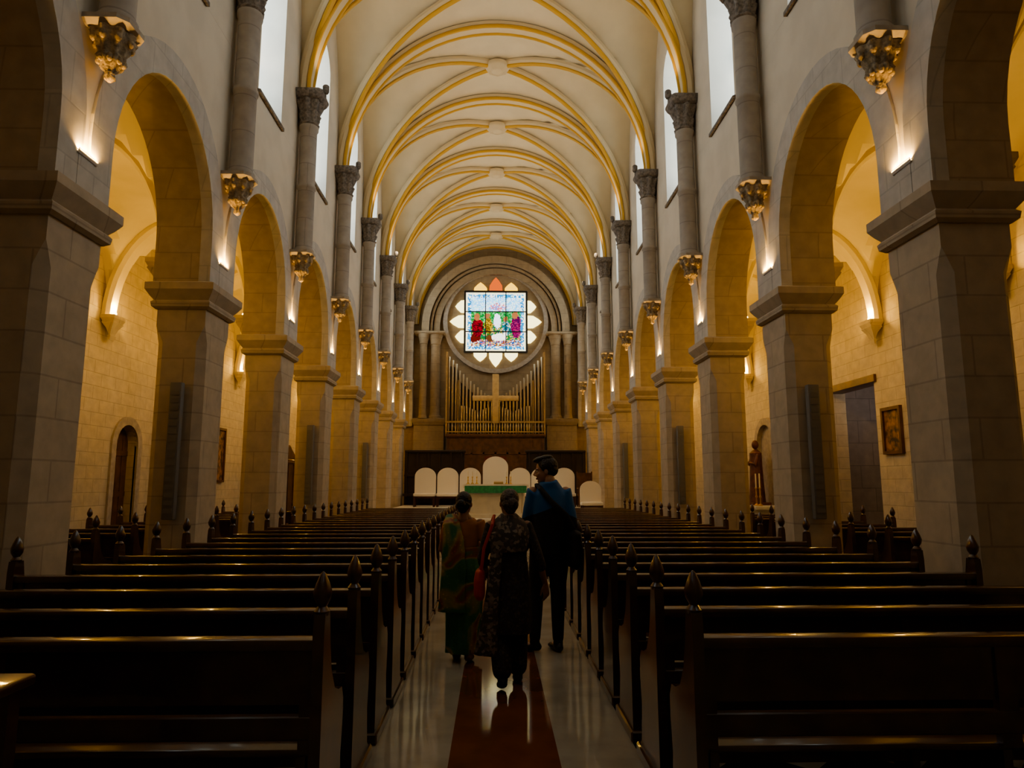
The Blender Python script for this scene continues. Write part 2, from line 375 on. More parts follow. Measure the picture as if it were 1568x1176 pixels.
# engaged columns with corbels + capitals
col0=empty('engaged_column')
bm=bmesh.new(); lathe(bm,[(0.17,0.0),(0.19,0.02),(0.19,0.10),(0.16,0.14),(0.16,1.3),(0.18,1.32),(0.18,1.38),(0.16,1.4),(0.16,2.5),(0.185,2.53),(0.185,2.6),(0.16,2.62)],(0,0,5.9),20)
finish('shaft',bm,M['shaft'],col0,True,50)
bm=bmesh.new()
lathe(bm,[(0.02,0),(0.05,0.03),(0.04,0.09),(0.08,0.13),(0.125,0.22),(0.11,0.27),(0.15,0.36),(0.195,0.46),(0.17,0.50)],(0.02,0,5.38),48,8,[0,0.1,0.05,0.15,0.16,0.05,0.14,0.14,0.05])
for i in range(8):
    a=2*math.pi*i/8; ellipsoid(bm,(0.02+0.165*math.cos(a),0.165*math.sin(a),5.38+0.40),(0.036,0.036,0.055),seg=10,rings=8)
    ellipsoid(bm,(0.02+0.105*math.cos(a+.39),0.105*math.sin(a+.39),5.38+0.20),(0.03,0.03,0.045),seg=10,rings=8)
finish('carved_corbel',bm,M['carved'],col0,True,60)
bm=bmesh.new(); rectloft(bm,-0.18,0.3,-0.2,0.2,[(5.86,-0.03,0.08),(5.90,0.02,0.08),(5.95,0.02,0.08),(5.97,-0.03,0.08)]); finish('corbel_abacus',bm,M['trim'],col0,True)
bm=bmesh.new()
lathe(bm,[(0.165,0),(0.20,0.05),(0.17,0.09),(0.20,0.22),(0.185,0.27),(0.225,0.42),(0.26,0.50),(0.23,0.54)],(0,0,8.48),48,8,[0,0.03,0.05,0.18,0.05,0.2,0.18,0.04])
for i in range(8):
    a=2*math.pi*i/8; ellipsoid(bm,(0.225*math.cos(a),0.225*math.sin(a),8.95),(0.045,0.045,0.06),seg=10,rings=8)
rectloft(bm,-0.27,0.30,-0.29,0.29,[(9.0,-0.03,0.06),(9.04,0.0,0.06),(9.12,0.03,0.06),(9.16,0.03,0.06)])
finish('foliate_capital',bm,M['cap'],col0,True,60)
bm=bmesh.new(); box(bm,-0.31,-0.27,-0.02,0.02,9.14,9.26)
lathe(bm,[(0.04,0),(0.065,0.04),(0.065,0.15),(0.05,0.17)],(-0.30,0.0,9.22),14); finish('floodlight_housing',bm,M['cap'],col0,True)
# stone infill between neighbouring arch rings with a thin ledge hiding the uplight
bm=bmesh.new(); box(bm,0.165,0.205,-0.12,0.12,4.27,4.61); prism(bm,[(0.205,4.585),(0.155,4.60),(0.145,4.645),(0.152,4.645),(0.158,4.615),(0.205,4.615)],'Y',-0.15,0.15)
finish('uplight_ledge',bm,M['arch'],col0,False)
bm=bmesh.new(); box(bm,0.160,0.175,-0.14,0.14,4.617,4.624); finish('uplight_lens',bm,M['lamp'],col0,False)
first=True
for sgn in (-1,1):
    for k in range(NB):
        loc=(sgn*(XN-0.20),PY[k],0); rz=0 if sgn>0 else math.pi
        if first: col0.location=loc; col0.rotation_euler=(0,0,rz); first=False
        else: dup(col0,loc,rz)
        if k>=2:
            l=bpy.data.lights.new('column_uplight','AREA'); l.shape='RECTANGLE'; l.size=0.02; l.size_y=0.30; l.energy=34; l.color=(1,0.56,0.16); l.spread=R(150)
            o=bpy.data.objects.new('column_uplight',l); COL.objects.link(o); o.location=(sgn*(XN-0.043),PY[k],4.635); o.rotation_euler=(math.pi,sgn*R(-20),0)
            spot('vault_floodlight',(sgn*(XN-0.55),PY[k],9.5),(sgn*(XN-1.7),PY[k]+0.3,12.5),18 if k<5 else (24 if k<7 else 32),(1,0.64,0.22),135,0.08)

# ------------------------------------------------------------------ nave vault
ceil=empty('ceiling')
bm=bmesh.new()
nx,ny=40,16
for k in range(NB):
    c=(PY[k]+PY[k+1])/2; grid=[]
    for i in range(nx+1):
        th=math.pi*i/nx; x=-XN*math.cos(th); row=[]
        for j in range(ny+1):
            ph=math.pi*j/ny; y=-BAY/2*math.cos(ph)
            z=SP+RISE*max(math.sin(th),math.sin(ph))
            row.append(bm.verts.new((x,c+y,z)))
        grid.append(row)
    for i in range(nx):
        for j in range(ny):
            bm.faces.new((grid[i][j],grid[i][j+1],grid[i+1][j+1],grid[i+1][j]))
bmesh.ops.remove_doubles(bm,verts=bm.verts[:],dist=0.002)
finish('groin_vault_web',bm,M['vault'],ceil,True,30)
bm=bmesh.new(); bg=bmesh.new(); bk=bmesh.new()
for k in range(NB+1):
    y=PY[k]; n=36
    pts=[(-(XN-0.06)*math.cos(math.pi*i/n),y,SP+(RISE-0.02)*math.sin(math.pi*i/n)) for i in range(n+1)]
    sweep_rect(bm,pts,(0,1,0),0.36,0.14,(0,y,SP))
    for dy in (-0.15,0.15):
        pts=[(-(XN-0.17)*math.cos(math.pi*i/n),y+dy,SP+(RISE-0.13)*math.sin(math.pi*i/n)) for i in range(n+1)]
        sweep_rect(bg,pts,(0,1,0),0.085,0.06,(0,y+dy,SP))
for k in range(NB):
    c=(PY[k]+PY[k+1])/2
    for s in (-1,1):
        n=36; dx,dy=XN,BAY/2*s
        side=(-dy,dx,0)
        pts=[(-dx*math.cos(math.pi*i/n),c-dy*math.cos(math.pi*i/n),SP+(RISE-0.0)*math.sin(math.pi*i/n)) for i in range(n+1)]
        sweep_rect(bm,pts,side,0.20,0.13,(0,c,SP))
        f=0.965
        pts=[(-dx*f*math.cos(math.pi*i/n),c-dy*f*math.cos(math.pi*i/n),SP+(RISE-0.13)*math.sin(math.pi*i/n)) for i in range(n+1)]
        sweep_rect(bg,pts,side,0.12,0.05,(0,c,SP))
    lathe(bk,[(0.12,0),(0.18,0.02),(0.20,0.05),(0.30,0.07),(0.33,0.12),(0.33,0.2)],(0,c,SP+RISE-0.27),24,8,[0,0.08,0.04,0.05,0.03,0])
finish('vault_ribs',bm,M['rib'],ceil,True,30); finish('vault_rib_rolls',bg,M['ribgold'],ceil,True,30); finish('keystone_bosses',bk,M['rib'],ceil,True,50)

# ------------------------------------------------------------------ aisles
ASP=4.65; ARISE=1.95
for sgn,nm in ((-1,'left'),(1,'right')):
    bm=bmesh.new(); xa,xb=XW,XO; xm=(xa+xb)/2; ha=(xb-xa)/2; n1=20;n2=20
    for k in range(NB):
        c=(PY[k]+PY[k+1])/2; grid=[]
        for i in range(n1+1):
            th=math.pi*i/n1; row=[]
            for j in range(n2+1):
                ph=math.pi*j/n2
                row.append(bm.verts.new((sgn*(xm-ha*math.cos(th)),c-BAY/2*math.cos(ph),ASP+ARISE*max(math.sin(th),math.sin(ph)))))
            grid.append(row)
        for i in range(n1):
            for j in range(n2): bm.faces.new((grid[i][j],grid[i][j+1],grid[i+1][j+1],grid[i+1][j]))
    bmesh.ops.remove_doubles(bm,verts=bm.verts[:],dist=0.002)
    ca=empty('ceiling_aisle_'+nm)
    finish('aisle_groin_vault',bm,M['aislevault'],ca,True,30)
    bm=bmesh.new()
    for k in range(NB+1):
        n=24; pts=[(sgn*(xm-ha*math.cos(math.pi*i/n)),PY[k],ASP+ARISE*math.sin(math.pi*i/n)) for i in range(n+1)]
        sweep_rect(bm,pts,(0,1,0),0.36,0.12,(sgn*xm,PY[k],ASP))
    finish('aisle_transverse_arches',bm,M['aislevault'],ca,True,30)
    Wl=empty('wall_'+nm)
    polys=[]
    if sgn>0:
        polys=[[(Y0-.4,0),(13.1,0),(13.1,3.7),(13.1,6.9),(Y0-.4,6.9)],[(13.1,3.7),(14.9,3.7),(14.9,6.9),(13.1,6.9)],[(14.9,0),(YB,0),(YB,6.9),(14.9,6.9),(14.9,3.7)]]
    else:
        a,b,n=13.45,14.25,12; r=0.4
        arc=[(13.85-r*math.cos(math.pi*i/n),2.35+r*math.sin(math.pi*i/n)) for i in range(n+1)]
        polys=[[(Y0-.4,0),(a,0),(a,2.35),(a,6.9),(Y0-.4,6.9)],[(b,0),(YB,0),(YB,6.9),(b,6.9),(b,2.35)]]
        for i in range(n): polys.append([arc[i],arc[i+1],(arc[i+1][0],6.9),(arc[i][0],6.9)])
    bm=faces2d(polys,sgn*XO,sgn*(XO+0.35)); finish('aisle_masonry',bm,M['aisle'],Wl,False)

cor0=empty('lamp_corbel')
bm=bmesh.new(); rectloft(bm,0.001,0.26,-0.2,0.2,[(-0.42,-0.127),(-0.34,-0.1),(-0.32,-0.12),(-0.2,-0.08),(-0.1,-0.02),(-0.08,-0.03),(-0.02,0.0),(0.04,0.0)])
finish('stone_bracket',bm,M['aisle'],cor0,True,25)
bm=bmesh.new(); lathe(bm,[(0.04,0.0),(0.05,0.03),(0.045,0.07)],(0.14,0,0.04),14); finish('lamp_bulb',bm,M['lamp'],cor0,True)
first=True
for sgn in (-1,1):
    for k in range(3,NB+1):
        for side in (0,1):
            X=sgn*(XO-0.0) if side else sgn*(XW+0.0)
            rz=(math.pi if sgn>0 else 0) if side else (0 if sgn>0 else math.pi)
            y=PY[k] if k<NB else PY[k]-0.3
            loc=(X,y,ASP)
            if first: cor0.location=loc; cor0.rotation_euler=(0,0,rz); first=False
            else: dup(cor0,loc,rz)
            d=-sgn*0.16 if side else sgn*0.16
            point('corbel_lamp',(X+d,y,ASP+0.17),(58 if k<10 else 40)*(0.5 if k==3 else 1),WARM,0.05)

# end + rear walls
bm=bmesh.new(); box(bm,-XO-0.35,-XW,YB,YB+0.4,0,7.2); box(bm,XW,XO+0.35,YB,YB+0.4,0,7.2); box(bm,-XW,XW,YB,YB+0.4,0,13.6)
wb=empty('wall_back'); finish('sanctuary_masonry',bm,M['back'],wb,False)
bm=bmesh.new(); box(bm,-XO-0.35,XO+0.35,Y0-0.8,Y0-0.4,0,13.6); finish('wall_rear',bm,M['plaster'],None,False)

CZ=9.3
def ringpolys(r0,r1,a0,a1,n=48,cz=CZ):
    return [[(r0*math.cos(t0),cz+r0*math.sin(t0)),(r1*math.cos(t0),cz+r1*math.sin(t0)),(r1*math.cos(t1),cz+r1*math.sin(t1)),(r0*math.cos(t1),cz+r0*math.sin(t1))]
        for t0,t1 in ((a0+(a1-a0)*i/n,a0+(a1-a0)*(i+1)/n) for i in range(n))]
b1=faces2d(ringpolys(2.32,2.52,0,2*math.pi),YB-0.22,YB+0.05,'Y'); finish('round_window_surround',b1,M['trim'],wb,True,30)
for r0,r1,p in ((2.66,2.95,0.30),(3.0,3.1,0.42),(3.15,3.5,0.55)):
    pol=ringpolys(r0,r1,0,math.pi,40,8.95)
    pol+= [[(r0,8.6),(r1,8.6),(r1,8.95),(r0,8.95)],[(-r1,8.6),(-r0,8.6),(-r0,8.95),(-r1,8.95)]]
    b1=faces2d(pol,YB-p,YB+0.02,'Y'); finish('blind_arch_order',b1,M['back'],wb,True,30)
bm=bmesh.new()
for s in (-1,1):
    lathe(bm,[(0.3,0),(0.3,0.1),(0.24,0.2),(0.23,0.3),(0.22,3.5),(0.25,3.55),(0.24,3.6),(0.34,3.95),(0.36,4.0)],(s*2.85,YB-0.25,4.6),20)
    lathe(bm,[(0.22,0),(0.2,0.1),(0.17,0.2),(0.17,3.5),(0.2,3.55),(0.19,3.6),(0.28,3.95),(0.28,4.0)],(s*3.4,YB-0.42,4.6),20)
    rectloft(bm,min(s*2.45,s*3.8),max(s*2.45,s*3.8),YB-0.6,YB,[(8.58,0),(8.64,0.06),(8.7,0.06),(8.74,0.0)])
    rectloft(bm,min(s*2.4,s*3.8),max(s*2.4,s*3.8),YB-0.5,YB,[(4.3,0),(4.42,0.05),(4.5,0.08),(4.58,0.08),(4.62,0.0)])
    rectloft(bm,min(s*2.4,s*3.8),max(s*2.4,s*3.8),YB-0.45,YB,[(0,0),(4.3,0)])
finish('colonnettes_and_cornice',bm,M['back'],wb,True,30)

# ------------------------------------------------------------------ stained glass
sg=empty('stained_glass_window',(0,YB-0.10,CZ))
def sgcol(x,y):
    rnd=random.random
    def j(c,a=0.14):
        return tuple(max(0,min(1.4,v*(1+a*(rnd()*2-1)))) for v in c)
    e=lambda cx,cy,rx,ry:((x-cx)/rx)**2+((y-cy)/ry)**2<1
    if max(abs(x),abs(y))>0.94: return j((1.3,1.2,0.8))
    if abs(max(abs(x),abs(y))-0.87)<0.055: return j(random.choice([(0.01,0.26,0.6),(0.03,0.35,0.7),(1.2,1.2,1.1)]))
    if e(0.10,-0.52,0.26,0.12) or e(0.32,-0.42,0.07,0.07): return j((1.3,1.25,1.1))
    if e(-0.20,-0.56,0.12,0.12): return j((0.15,0.06,0.02))
    if e(-0.62,0.16,0.10,0.12) or e(0.64,0.22,0.10,0.12) or e(-0.27,0.20,0.08,0.09) or e(0.33,0.10,0.08,0.09): return j((0.45,0.16,0.06))
    if e(-0.60,-0.20,0.19,0.32): return j(random.choice([(0.22,0.0,0.01),(0.06,0.008,0.008),(0.32,0.01,0.02)]))
    if e(-0.70,-0.55,0.2,0.12): return j((0.14,0.015,0.01))
    if e(0.68,-0.15,0.17,0.40): return j(random.choice([(0.22,0.008,0.07),(0.34,0.03,0.13),(0.10,0.006,0.08)]))
    if e(-0.25,-0.12,0.13,0.28): return j(random.choice([(0.60,0.38,0.03),(0.25,0.20,0.02),(0.16,0.06,0.01)]))
    if e(0.05,0.02,0.12,0.26): return j((1.1,1.15,1.3))
    if e(0.35,-0.22,0.15,0.26): return j(random.choice([(0.01,0.12,0.11),(0.01,0.2,0.3),(0.6,0.6,0.45)]))
    if e(0.10,0.50,0.30,0.13): return j(random.choice([(0.8,0.22,0.28),(1.2,1.1,1.1),(0.25,0.35,0.9)]))
    if y>0.34: return j(random.choice([(0.25,0.75,1.3),(0.5,1.0,1.3),(1.0,1.2,1.3)]))
    if y>-0.05: return j(random.choice([(0.01,0.22,0.04),(0.03,0.32,0.05),(0.15,0.55,0.2)]))
    if y>-0.6: return j(random.choice([(0.02,0.17,0.03),(0.6,0.5,0.15),(0.03,0.16,0.16),(0.55,0.34,0.06),(0.02,0.22,0.05)]))
    return j(random.choice([(0.9,0.9,0.7),(0.30,0.08,0.025),(0.02,0.11,0.38),(0.5,0.18,0.25),(0.7,0.5,0.15)]))
SGM=emis('stained_glass_lit',(1,1,1),1.5)
nt=SGM.node_tree; at=nt.nodes.new('ShaderNodeAttribute'); at.attribute_name='Col'
em=[n for n in nt.nodes if n.type=='EMISSION'][0]; nt.links.new(at.outputs['Color'],em.inputs['Color'])
bm=bmesh.new(); cl=bm.loops.layers.float_color.new('Col'); N=56; H=1.45
gv=[[bm.verts.new((-H+2*H*(i+(0.35*(random.random()-.5)*2 if 0<i<N else 0))/N,0,-H+2*H*(j+(0.35*(random.random()-.5)*2 if 0<j<N else 0))/N)) for j in range(N+1)] for i in range(N+1)]
for i in range(N):
    for j in range(N):
        f=bm.faces.new((gv[i][j],gv[i+1][j],gv[i+1][j+1],gv[i][j+1])); c=sgcol((i+.5)/N*2-1,(j+.5)/N*2-1)
        for l in f.loops: l[cl]=(*c,1)
def petal(side,off,ln,wd,c):
    loc=[(-wd/2,0.06),(wd/2,0.06),(wd/2*0.95,ln*0.45),(wd*0.22,ln*0.8),(0,ln),(-wd*0.22,ln*0.8),(-wd/2*0.95,ln*0.45)]
    vs=[]
    for u,v in loc:
        a,b=off+u,H+v
        for _ in range(side): a,b=b,-a
        vs.append(bm.verts.new((a,0,b)))
    f=bm.faces.new(vs)
    for l in f.loops: l[cl]=(*c,1)
for s in range(4):
    for off,ln in ((-0.74,0.5),(0,0.76),(0.74,0.5)):
        c=(1.9,1.65,0.8)
        if s==0 and off==0: c=(0.70,0.14,0.03)
        elif s==0: c=(1.5,0.85,0.08)
        petal(s,off,ln,0.64,c)
finish('glass_mosaic',bm,SGM,sg,False,recalc=False)
bm=bmesh.new()
for t in (-H-0.03,-0.49,0.49,H+0.03):
    w=0.045 if abs(t)>1 else 0.02
    box(bm,-H-0.05,H+0.05,-0.06,-0.01,t-w,t+w); box(bm,t-w,t+w,-0.055,-0.012,-H-0.05,H+0.05)
finish('lead_frame',bm,M['black'],sg,False)
b1=faces2d([[(2.33*math.cos(2*math.pi*i/64),2.33*math.sin(2*math.pi*i/64)) for i in range(64)]],0.04,0.09,'Y'); finish('stone_tracery',b1,M['back'],sg,False)

# ------------------------------------------------------------------ sanctuary
bm=bmesh.new()
for i,(y,z) in enumerate(((22.2,0.15),(22.55,0.30),(22.9,0.45))): bbox_bev(bm,-3.8,3.8,y,YB-0.7,z-0.15+0.001,z,0.015)
for i,(y,z) in enumerate(((25.6,0.58),(25.95,0.72))): bbox_bev(bm,-3.8,3.8,y,YB-0.7,z-0.14,z,0.015)
finish('sanctuary_steps',bm,M['white'],None,True)
al=empty('altar',(0,24.2,0.45))
bm=bmesh.new(); bbox_bev(bm,-1.1,1.1,-0.45,0.45,1.02,1.12,0.02); rectloft(bm,-0.85,0.85,-0.3,0.3,[(0.001,0.1),(0.12,0.1),(0.15,0.03),(0.85,0.03),(0.95,0.12),(1.03,0.15)]); 
for x in (-0.95,0.95):
    for y in (-0.33,0.33): lathe(bm,[(0.08,0.001),(0.08,0.06),(0.05,0.1),(0.05,0.9),(0.08,0.95),(0.08,1.02)],(x,y,0),14)
finish('marble_table',bm,M['white'],al,True)
bm=bmesh.new(); box(bm,-1.12,1.12,-0.47,0.47,1.12,1.135); box(bm,-1.12,1.12,-0.475,-0.465,1.04,1.13); finish('altar_linen',bm,M['fabric'],al,False)
bm=bmesh.new(); box(bm,-1.05,1.05,-0.49,-0.478,0.84,1.08); finish('green_frontal',bm,M['green'],al,False)
def candlestick(loc,h=0.25,ch=0.18):
    c=empty('candlestick',loc); bm=bmesh.new()
    lathe(bm,[(0.06,0),(0.06,0.02),(0.02,0.05),(0.015,h*0.4),(0.03,h*0.5),(0.015,h*0.6),(0.015,h-0.03),(0.04,h)],(0,0,0),14); finish('brass_stem',bm,M['brass'],c)
    bm=bmesh.new(); lathe(bm,[(0.018,h),(0.018,h+ch),(0.004,h+ch+0.01)],(0,0,0),10); finish('candle',bm,M['candle'],c)
for x in (-0.95,-0.8,-0.65,0.38,0.52): candlestick((x,24.15,1.59))
bm=bmesh.new(); box(bm,-0.17,0.17,-0.12,0.12,0,0.02)
prism(bm,[(-0.12,0.02),(0.12,0.06),(0.12,0.09),(-0.12,0.05)],'X',-0.16,0.16); ob=finish('missal_stand',bm,M['brass'],None,False); ob.location=(0.1,24.1,1.59)

def clergy(loc,w,h,name='clergy_chair'):
    c=empty(name,loc); bm=bmesh.new(); n=14
    pts=[(-w/2,0.42),(w/2,0.42)]+[(w/2*math.cos(math.pi*i/n),h-w*0.42+w*0.42*math.sin(math.pi*i/n)) for i in range(n+1)]
    prism(bm,pts,'Y',0.0,0.09); bbox_bev(bm,-w/2,w/2,-0.45,0.05,0.40,0.52,0.03)
    finish('white_upholstery',bm,M['fabric'],c,True)
    bm=bmesh.new()
    for x in (-w/2+0.04,w/2-0.04):
        for y in (-0.41,0.03): box(bm,x-0.03,x+0.03,y-0.03,y+0.03,0.001,0.42)
    box(bm,-w/2+0.04,w/2-0.04,-0.42,-0.38,0.33,0.40)
    finish('wood_legs',bm,M['wood'],c,False)
for x in (-2.72,-1.85,-0.98,0.95,1.8,2.68): clergy((x,27.2,0.72),0.82,1.5)
clergy((0,27.5,0.72),1.0,1.95,'celebrant_chair')
clergy((3.35,24.6,0.45),0.75,1.25,'server_chair')
ch=empty('wooden_armchair',(3.45,26.8,0.72)); bm=bmesh.new()
box(bm,-0.3,0.3,-0.3,0.25,0.42,0.5)
for x in (-0.28,0.28):
    for y in (-0.28,0.24): box(bm,x-0.025,x+0.025,y-0.025,y+0.025,0.001,0.72 if y<0 else 1.35)
    box(bm,x-0.03,x+0.03,-0.3,0.25,0.68,0.73)
box(bm,-0.28,0.28,0.22,0.26,0.6,1.3); finish('frame',bm,M['wood2'],ch,False)

bm=bmesh.new()
for s in (-1,1):
    box(bm,min(s*1.3,s*3.8),max(s*1.3,s*3.8),29.3,29.4,0.721,2.9); bbox_bev(bm,min(s*1.25,s*3.8),max(s*1.25,s*3.8),29.2,29.46,2.9,3.0,0.02)
    for i in range(6):
        x=s*(1.42+i*0.46); box(bm,x-0.04,x+0.04,29.24,29.32,0.721,2.9)
    box(bm,min(s*1.3,s*3.8),max(s*1.3,s*3.8),28.75,29.3,1.1,1.2); box(bm,min(s*1.3,s*3.8),max(s*1.3,s*3.8),29.22,29.3,1.9,1.98)
finish('choir_stall',bm,M['darkwood'],None,False)
# organ
og=empty('pipe_organ',(0,31.7,0.72))
bm=bmesh.new(); box(bm,-2.2,2.2,-0.35,0.28,0.001,3.0); rectloft(bm,-2.2,2.2,-0.4,0.28,[(2.95,0),(3.02,0.05),(3.10,0.05),(3.12,0)])
for i in range(9):
    x=-2.16+i*0.54; box(bm,x-0.04,x+0.04,-0.38,-0.35,0.1,2.95)
box(bm,-2.2,2.2,-0.38,-0.35,2.2,2.28); finish('organ_case',bm,M['wood2'],og,False)
bm=bmesh.new(); box(bm,-0.5,0.5,-0.40,-0.37,0.05,2.1); finish('console_door',bm,principled('oxblood_door',(0.14,0.03,0.02),0.4),og,False)
def ptop(ax):
    if ax>1.70: return 6.25+(ax-1.7)*1.0
    return 4.75+1.35*(ax/1.70)**1.3
def pipe(bm,x,y,z0,z1,r):
    lathe(bm,[(r*0.25,z0),(r,z0+0.35),(r,z0+0.4),(r*0.8,z0+0.42),(r*0.8,z0+0.5),(r,z0+0.52),(r,z1),(r*0.9,z1)],(x,y,0),12)
bm=bmesh.new(); i=-13
while i<=13:
    x=i*0.165; pipe(bm,x,-0.10,3.1,ptop(abs(x)),0.05 if abs(x)<1.7 else 0.062); i+=1
x=-1.55
while x<=1.56:
    pipe(bm,x,-0.27,3.1,4.1+0.3*abs(math.cos(x*2.0)),0.036); x+=0.124
finish('organ_pipes',bm,M['pipe'],og,True,50)
bm=bmesh.new(); prism(bm,[(-2.2,3.0),(2.2,3.0),(2.2,6.3),(1.75,6.2),(1.7,5.6),(0.9,4.9),(0.0,4.5),(-0.9,4.9),(-1.7,5.6),(-1.75,6.2),(-2.2,6.3)],'Y',-0.01,0.02)
finish('pipe_gap_shade',bm,M['darkwood'],og,False)  # dark sheet added behind the pipes so their gaps read as shade
bm=bmesh.new(); box(bm,-2.22,2.22,-0.36,-0.32,3.62,3.70); box(bm,-2.22,2.22,-0.36,-0.32,3.18,3.24)
for s in (-1,1):
    box(bm,s*2.24-0.04,s*2.24+0.04,-0.3,0.2,3.0,6.9); box(bm,s*1.72-0.02,s*1.72+0.02,-0.2,0.0,3.0,5.6)
finish('pipe_racks',bm,M['goldwood'],og,False)
cr=empty('wall_cross',(0,31.2,0)); bm=bmesh.new(); bbox_bev(bm,-0.15,0.15,-0.05,0.05,4.3,6.55,0.02); bbox_bev(bm,-1.05,1.05,-0.045,0.045,5.32,5.56,0.02)
finish('gilded_beams',bm,M['cross'],cr,True)

# ------------------------------------------------------------------ pews
def make_pew(L,name='pew'):
    p=bmesh.new()
    bbox_bev(p,0.03,L-0.03,-0.045,0.055,0.875,0.925,0.010,2)
    box(p,0.03,L-0.03,-0.008,0.012,0.645,0.88)
    n=max(2,round(L/1.45))
    for i in range(n+1):
        x=0.06+(L-0.12)*i/n; box(p,x-0.045,x+0.045,-0.02,0.022,0.45,0.88)
    bbox_bev(p,0.03,L-0.03,-0.022,0.025,0.50,0.60,0.006,1)
    bbox_bev(p,0.03,L-0.03,0.0,0.40,0.425,0.46,0.012,2)
    box(p,0.03,L-0.03,0.30,0.33,0.34,0.425)
    box(p,0.05,L-0.05,0.04,0.08,0.10,0.2)
    for i in range(n+1):
        x=0.1+(L-0.2)*i/n; box(p,x-0.02,x+0.02,0.02,0.36,0.03,0.43)
    prof=[(-0.07,0.0),(0.44,0.0),(0.44,0.07),(0.40,0.10),(0.37,0.30),(0.40,0.45),(0.40,0.56),(0.36,0.62),(0.28,0.63),(0.20,0.66),(0.12,0.76),(0.075,0.90),(0.06,0.98),(0.05,1.03),(-0.04,1.03),(-0.05,0.95),(-0.05,0.45),(-0.06,0.12)]
    for x in (0,L-0.05):
        prism(p,prof,'X',x,x+0.05)
        cx=x+0.025
        lathe(p,[(0.035,1.02),(0.042,1.04),(0.024,1.06),(0.044,1.09),(0.05,1.12),(0.036,1.16),(0.015,1.20),(0.004,1.21)],(cx,0.0,0),14,sx=0.85)
        bbox_bev(p,cx-0.045,cx+0.045,-0.10,0.47,0.001,0.07,0.01,1)
    return finish(name,p,M['wood'],None,True,35)
LP=2.84
yl0=3.22; SPC=0.72
pw=make_pew(LP)
first=True
rows=24
for sgn in (-1,1):
    for i in range(rows):
        y=yl0+i*SPC
        loc=(-0.79-LP,y,0) if sgn<0 else (0.83,y,0)
        if first: pw.location=loc; first=False
        else: dup(pw,loc)
ap=make_pew(1.75); first=True
for sgn in (-1,1):
    for i in range(11 if sgn<0 else 9):
        y=8.0+i*0.95
        loc=(-6.75,y,0) if sgn<0 else (5.0,y,0)
        if first: ap.location=loc; first=False
        else: dup(ap,loc)
kd=empty('kneeler_desk',(-2.41,2.45,0)); bm=bmesh.new(); bbox_bev(bm,-0.75,0.75,-0.2,0.16,0.90,0.94,0.012,2)
for x in (-0.68,0.68):
    for y in (-0.15,0.11): box(bm,x-0.03,x+0.03,y-0.03,y+0.03,0,0.90)
    box(bm,x-0.02,x+0.02,-0.15,0.11,0.1,0.16)
box(bm,-0.68,0.68,0.1,0.12,0.5,0.90); box(bm,-0.68,0.68,-0.02,0.0,0.2,0.26); finish('desk_frame',bm,M['wood'],kd,True)

# column speakers on pier fronts
bm=bmesh.new(); bbox_bev(bm,-0.075,0.075,-0.05,0.05,0,1.75,0.012,2); box(bm,-0.03,0.03,0.04,0.095,0.3,0.4); box(bm,-0.03,0.03,0.04,0.095,1.3,1.4)
for i in range(16): box(bm,-0.055,0.055,-0.056,-0.05,0.08+i*0.1,0.14+i*0.1)
sp0=finish('column_speaker',bm,M['speaker'],None,True); first=True
for sgn in (-1,1):
    for k in (4,6,8):
        loc=(sgn*(XN+0.26),PY[k]-HP-0.10,1.15)
        if first: sp0.location=loc; first=False
        else: dup(sp0,loc)

# ------------------------------------------------------------------ aisle furnishings
dr=empty('door_1',(-XO-0.2,13.85,0)); n=14; pts=[(-0.4,0),(0.4,0)]+[(0.4*math.cos(math.pi*i/n),2.35+0.4*math.sin(math.pi*i/n)) for i in range(n+1)]
bm=bmesh.new(); prism(bm,pts,'X',-0.03,0.03)
for y in (-0.2,0,0.2): box(bm,0.03,0.04,y-0.01,y+0.01,0,2.6)
for z in (0.5,1.4,2.2): box(bm,0.03,0.05,-0.38,0.38,z-0.05,z+0.05)
finish('door_leaf',bm,M['wood2'],dr,False)
pol=arch_band(-0.4,0.4,0,2.35,0.4,0.16,14); b1=faces2d(pol,0.17,0.24); finish('stone_architrave',b1,M['trim'],dr,False)
def icon(x,y,z,w,h,sgn,name='framed_icon'):
    c=empty(name,(x,y,z)); d=-sgn
    bm=bmesh.new(); box(bm,0,d*0.02,-w/2,w/2,0,h); finish('painting',bm,M['icon'],c,False)
    bm=bmesh.new(); f=0.06
    for a in ((-w/2-f,-w/2,-f,h+f),(w/2,w/2+f,-f,h+f)): box(bm,0,d*0.06,*a)
    box(bm,0,d*0.06,-w/2,w/2,-f,0); box(bm,0,d*0.06,-w/2,w/2,h,h+f); finish('frame',bm,M['wood2'],c,False)
icon(XO,12.55,2.2,0.5,0.75,1); icon(-XO,15.3,1.9,0.7,1.2,-1,'framed_painting'); icon(-XO,18.3,1.7,0.9,1.3,-1,'framed_painting'); icon(XO,16.2,2.0,0.5,0.8,1)
wc=empty('wall_side_chapel'); bm=bmesh.new(); box(bm,XO+1.6,XO+1.8,12.6,15.6,0,4.2); box(bm,XO+0.36,XO+1.6,12.6,12.9,0,4.2); box(bm,XO+0.36,XO+1.6,15.3,15.6,0,4.2); box(bm,XO+0.36,XO+1.8,12.6,15.6,4.0,4.2)
finish('chapel_masonry',bm,M['violet'],wc,False); bm=bmesh.new(); box(bm,XO+0.35,XO+1.8,12.6,15.6,-0.2,0); finish('chapel_floor',bm,M['tiles'],wc,False)
bm=bmesh.new(); bbox_bev(bm,XO-0.05,XO+0.30,13.0,15.0,3.55,3.70,0.01); finish('trim_lintel',bm,M['wood2'],None,False)
point('chapel_lamp',(XO+0.9,14.1,3.4),9,(1.0,0.86,0.76),0.1)
icon(XO+1.6,14.6,1.7,0.45,0.7,1)
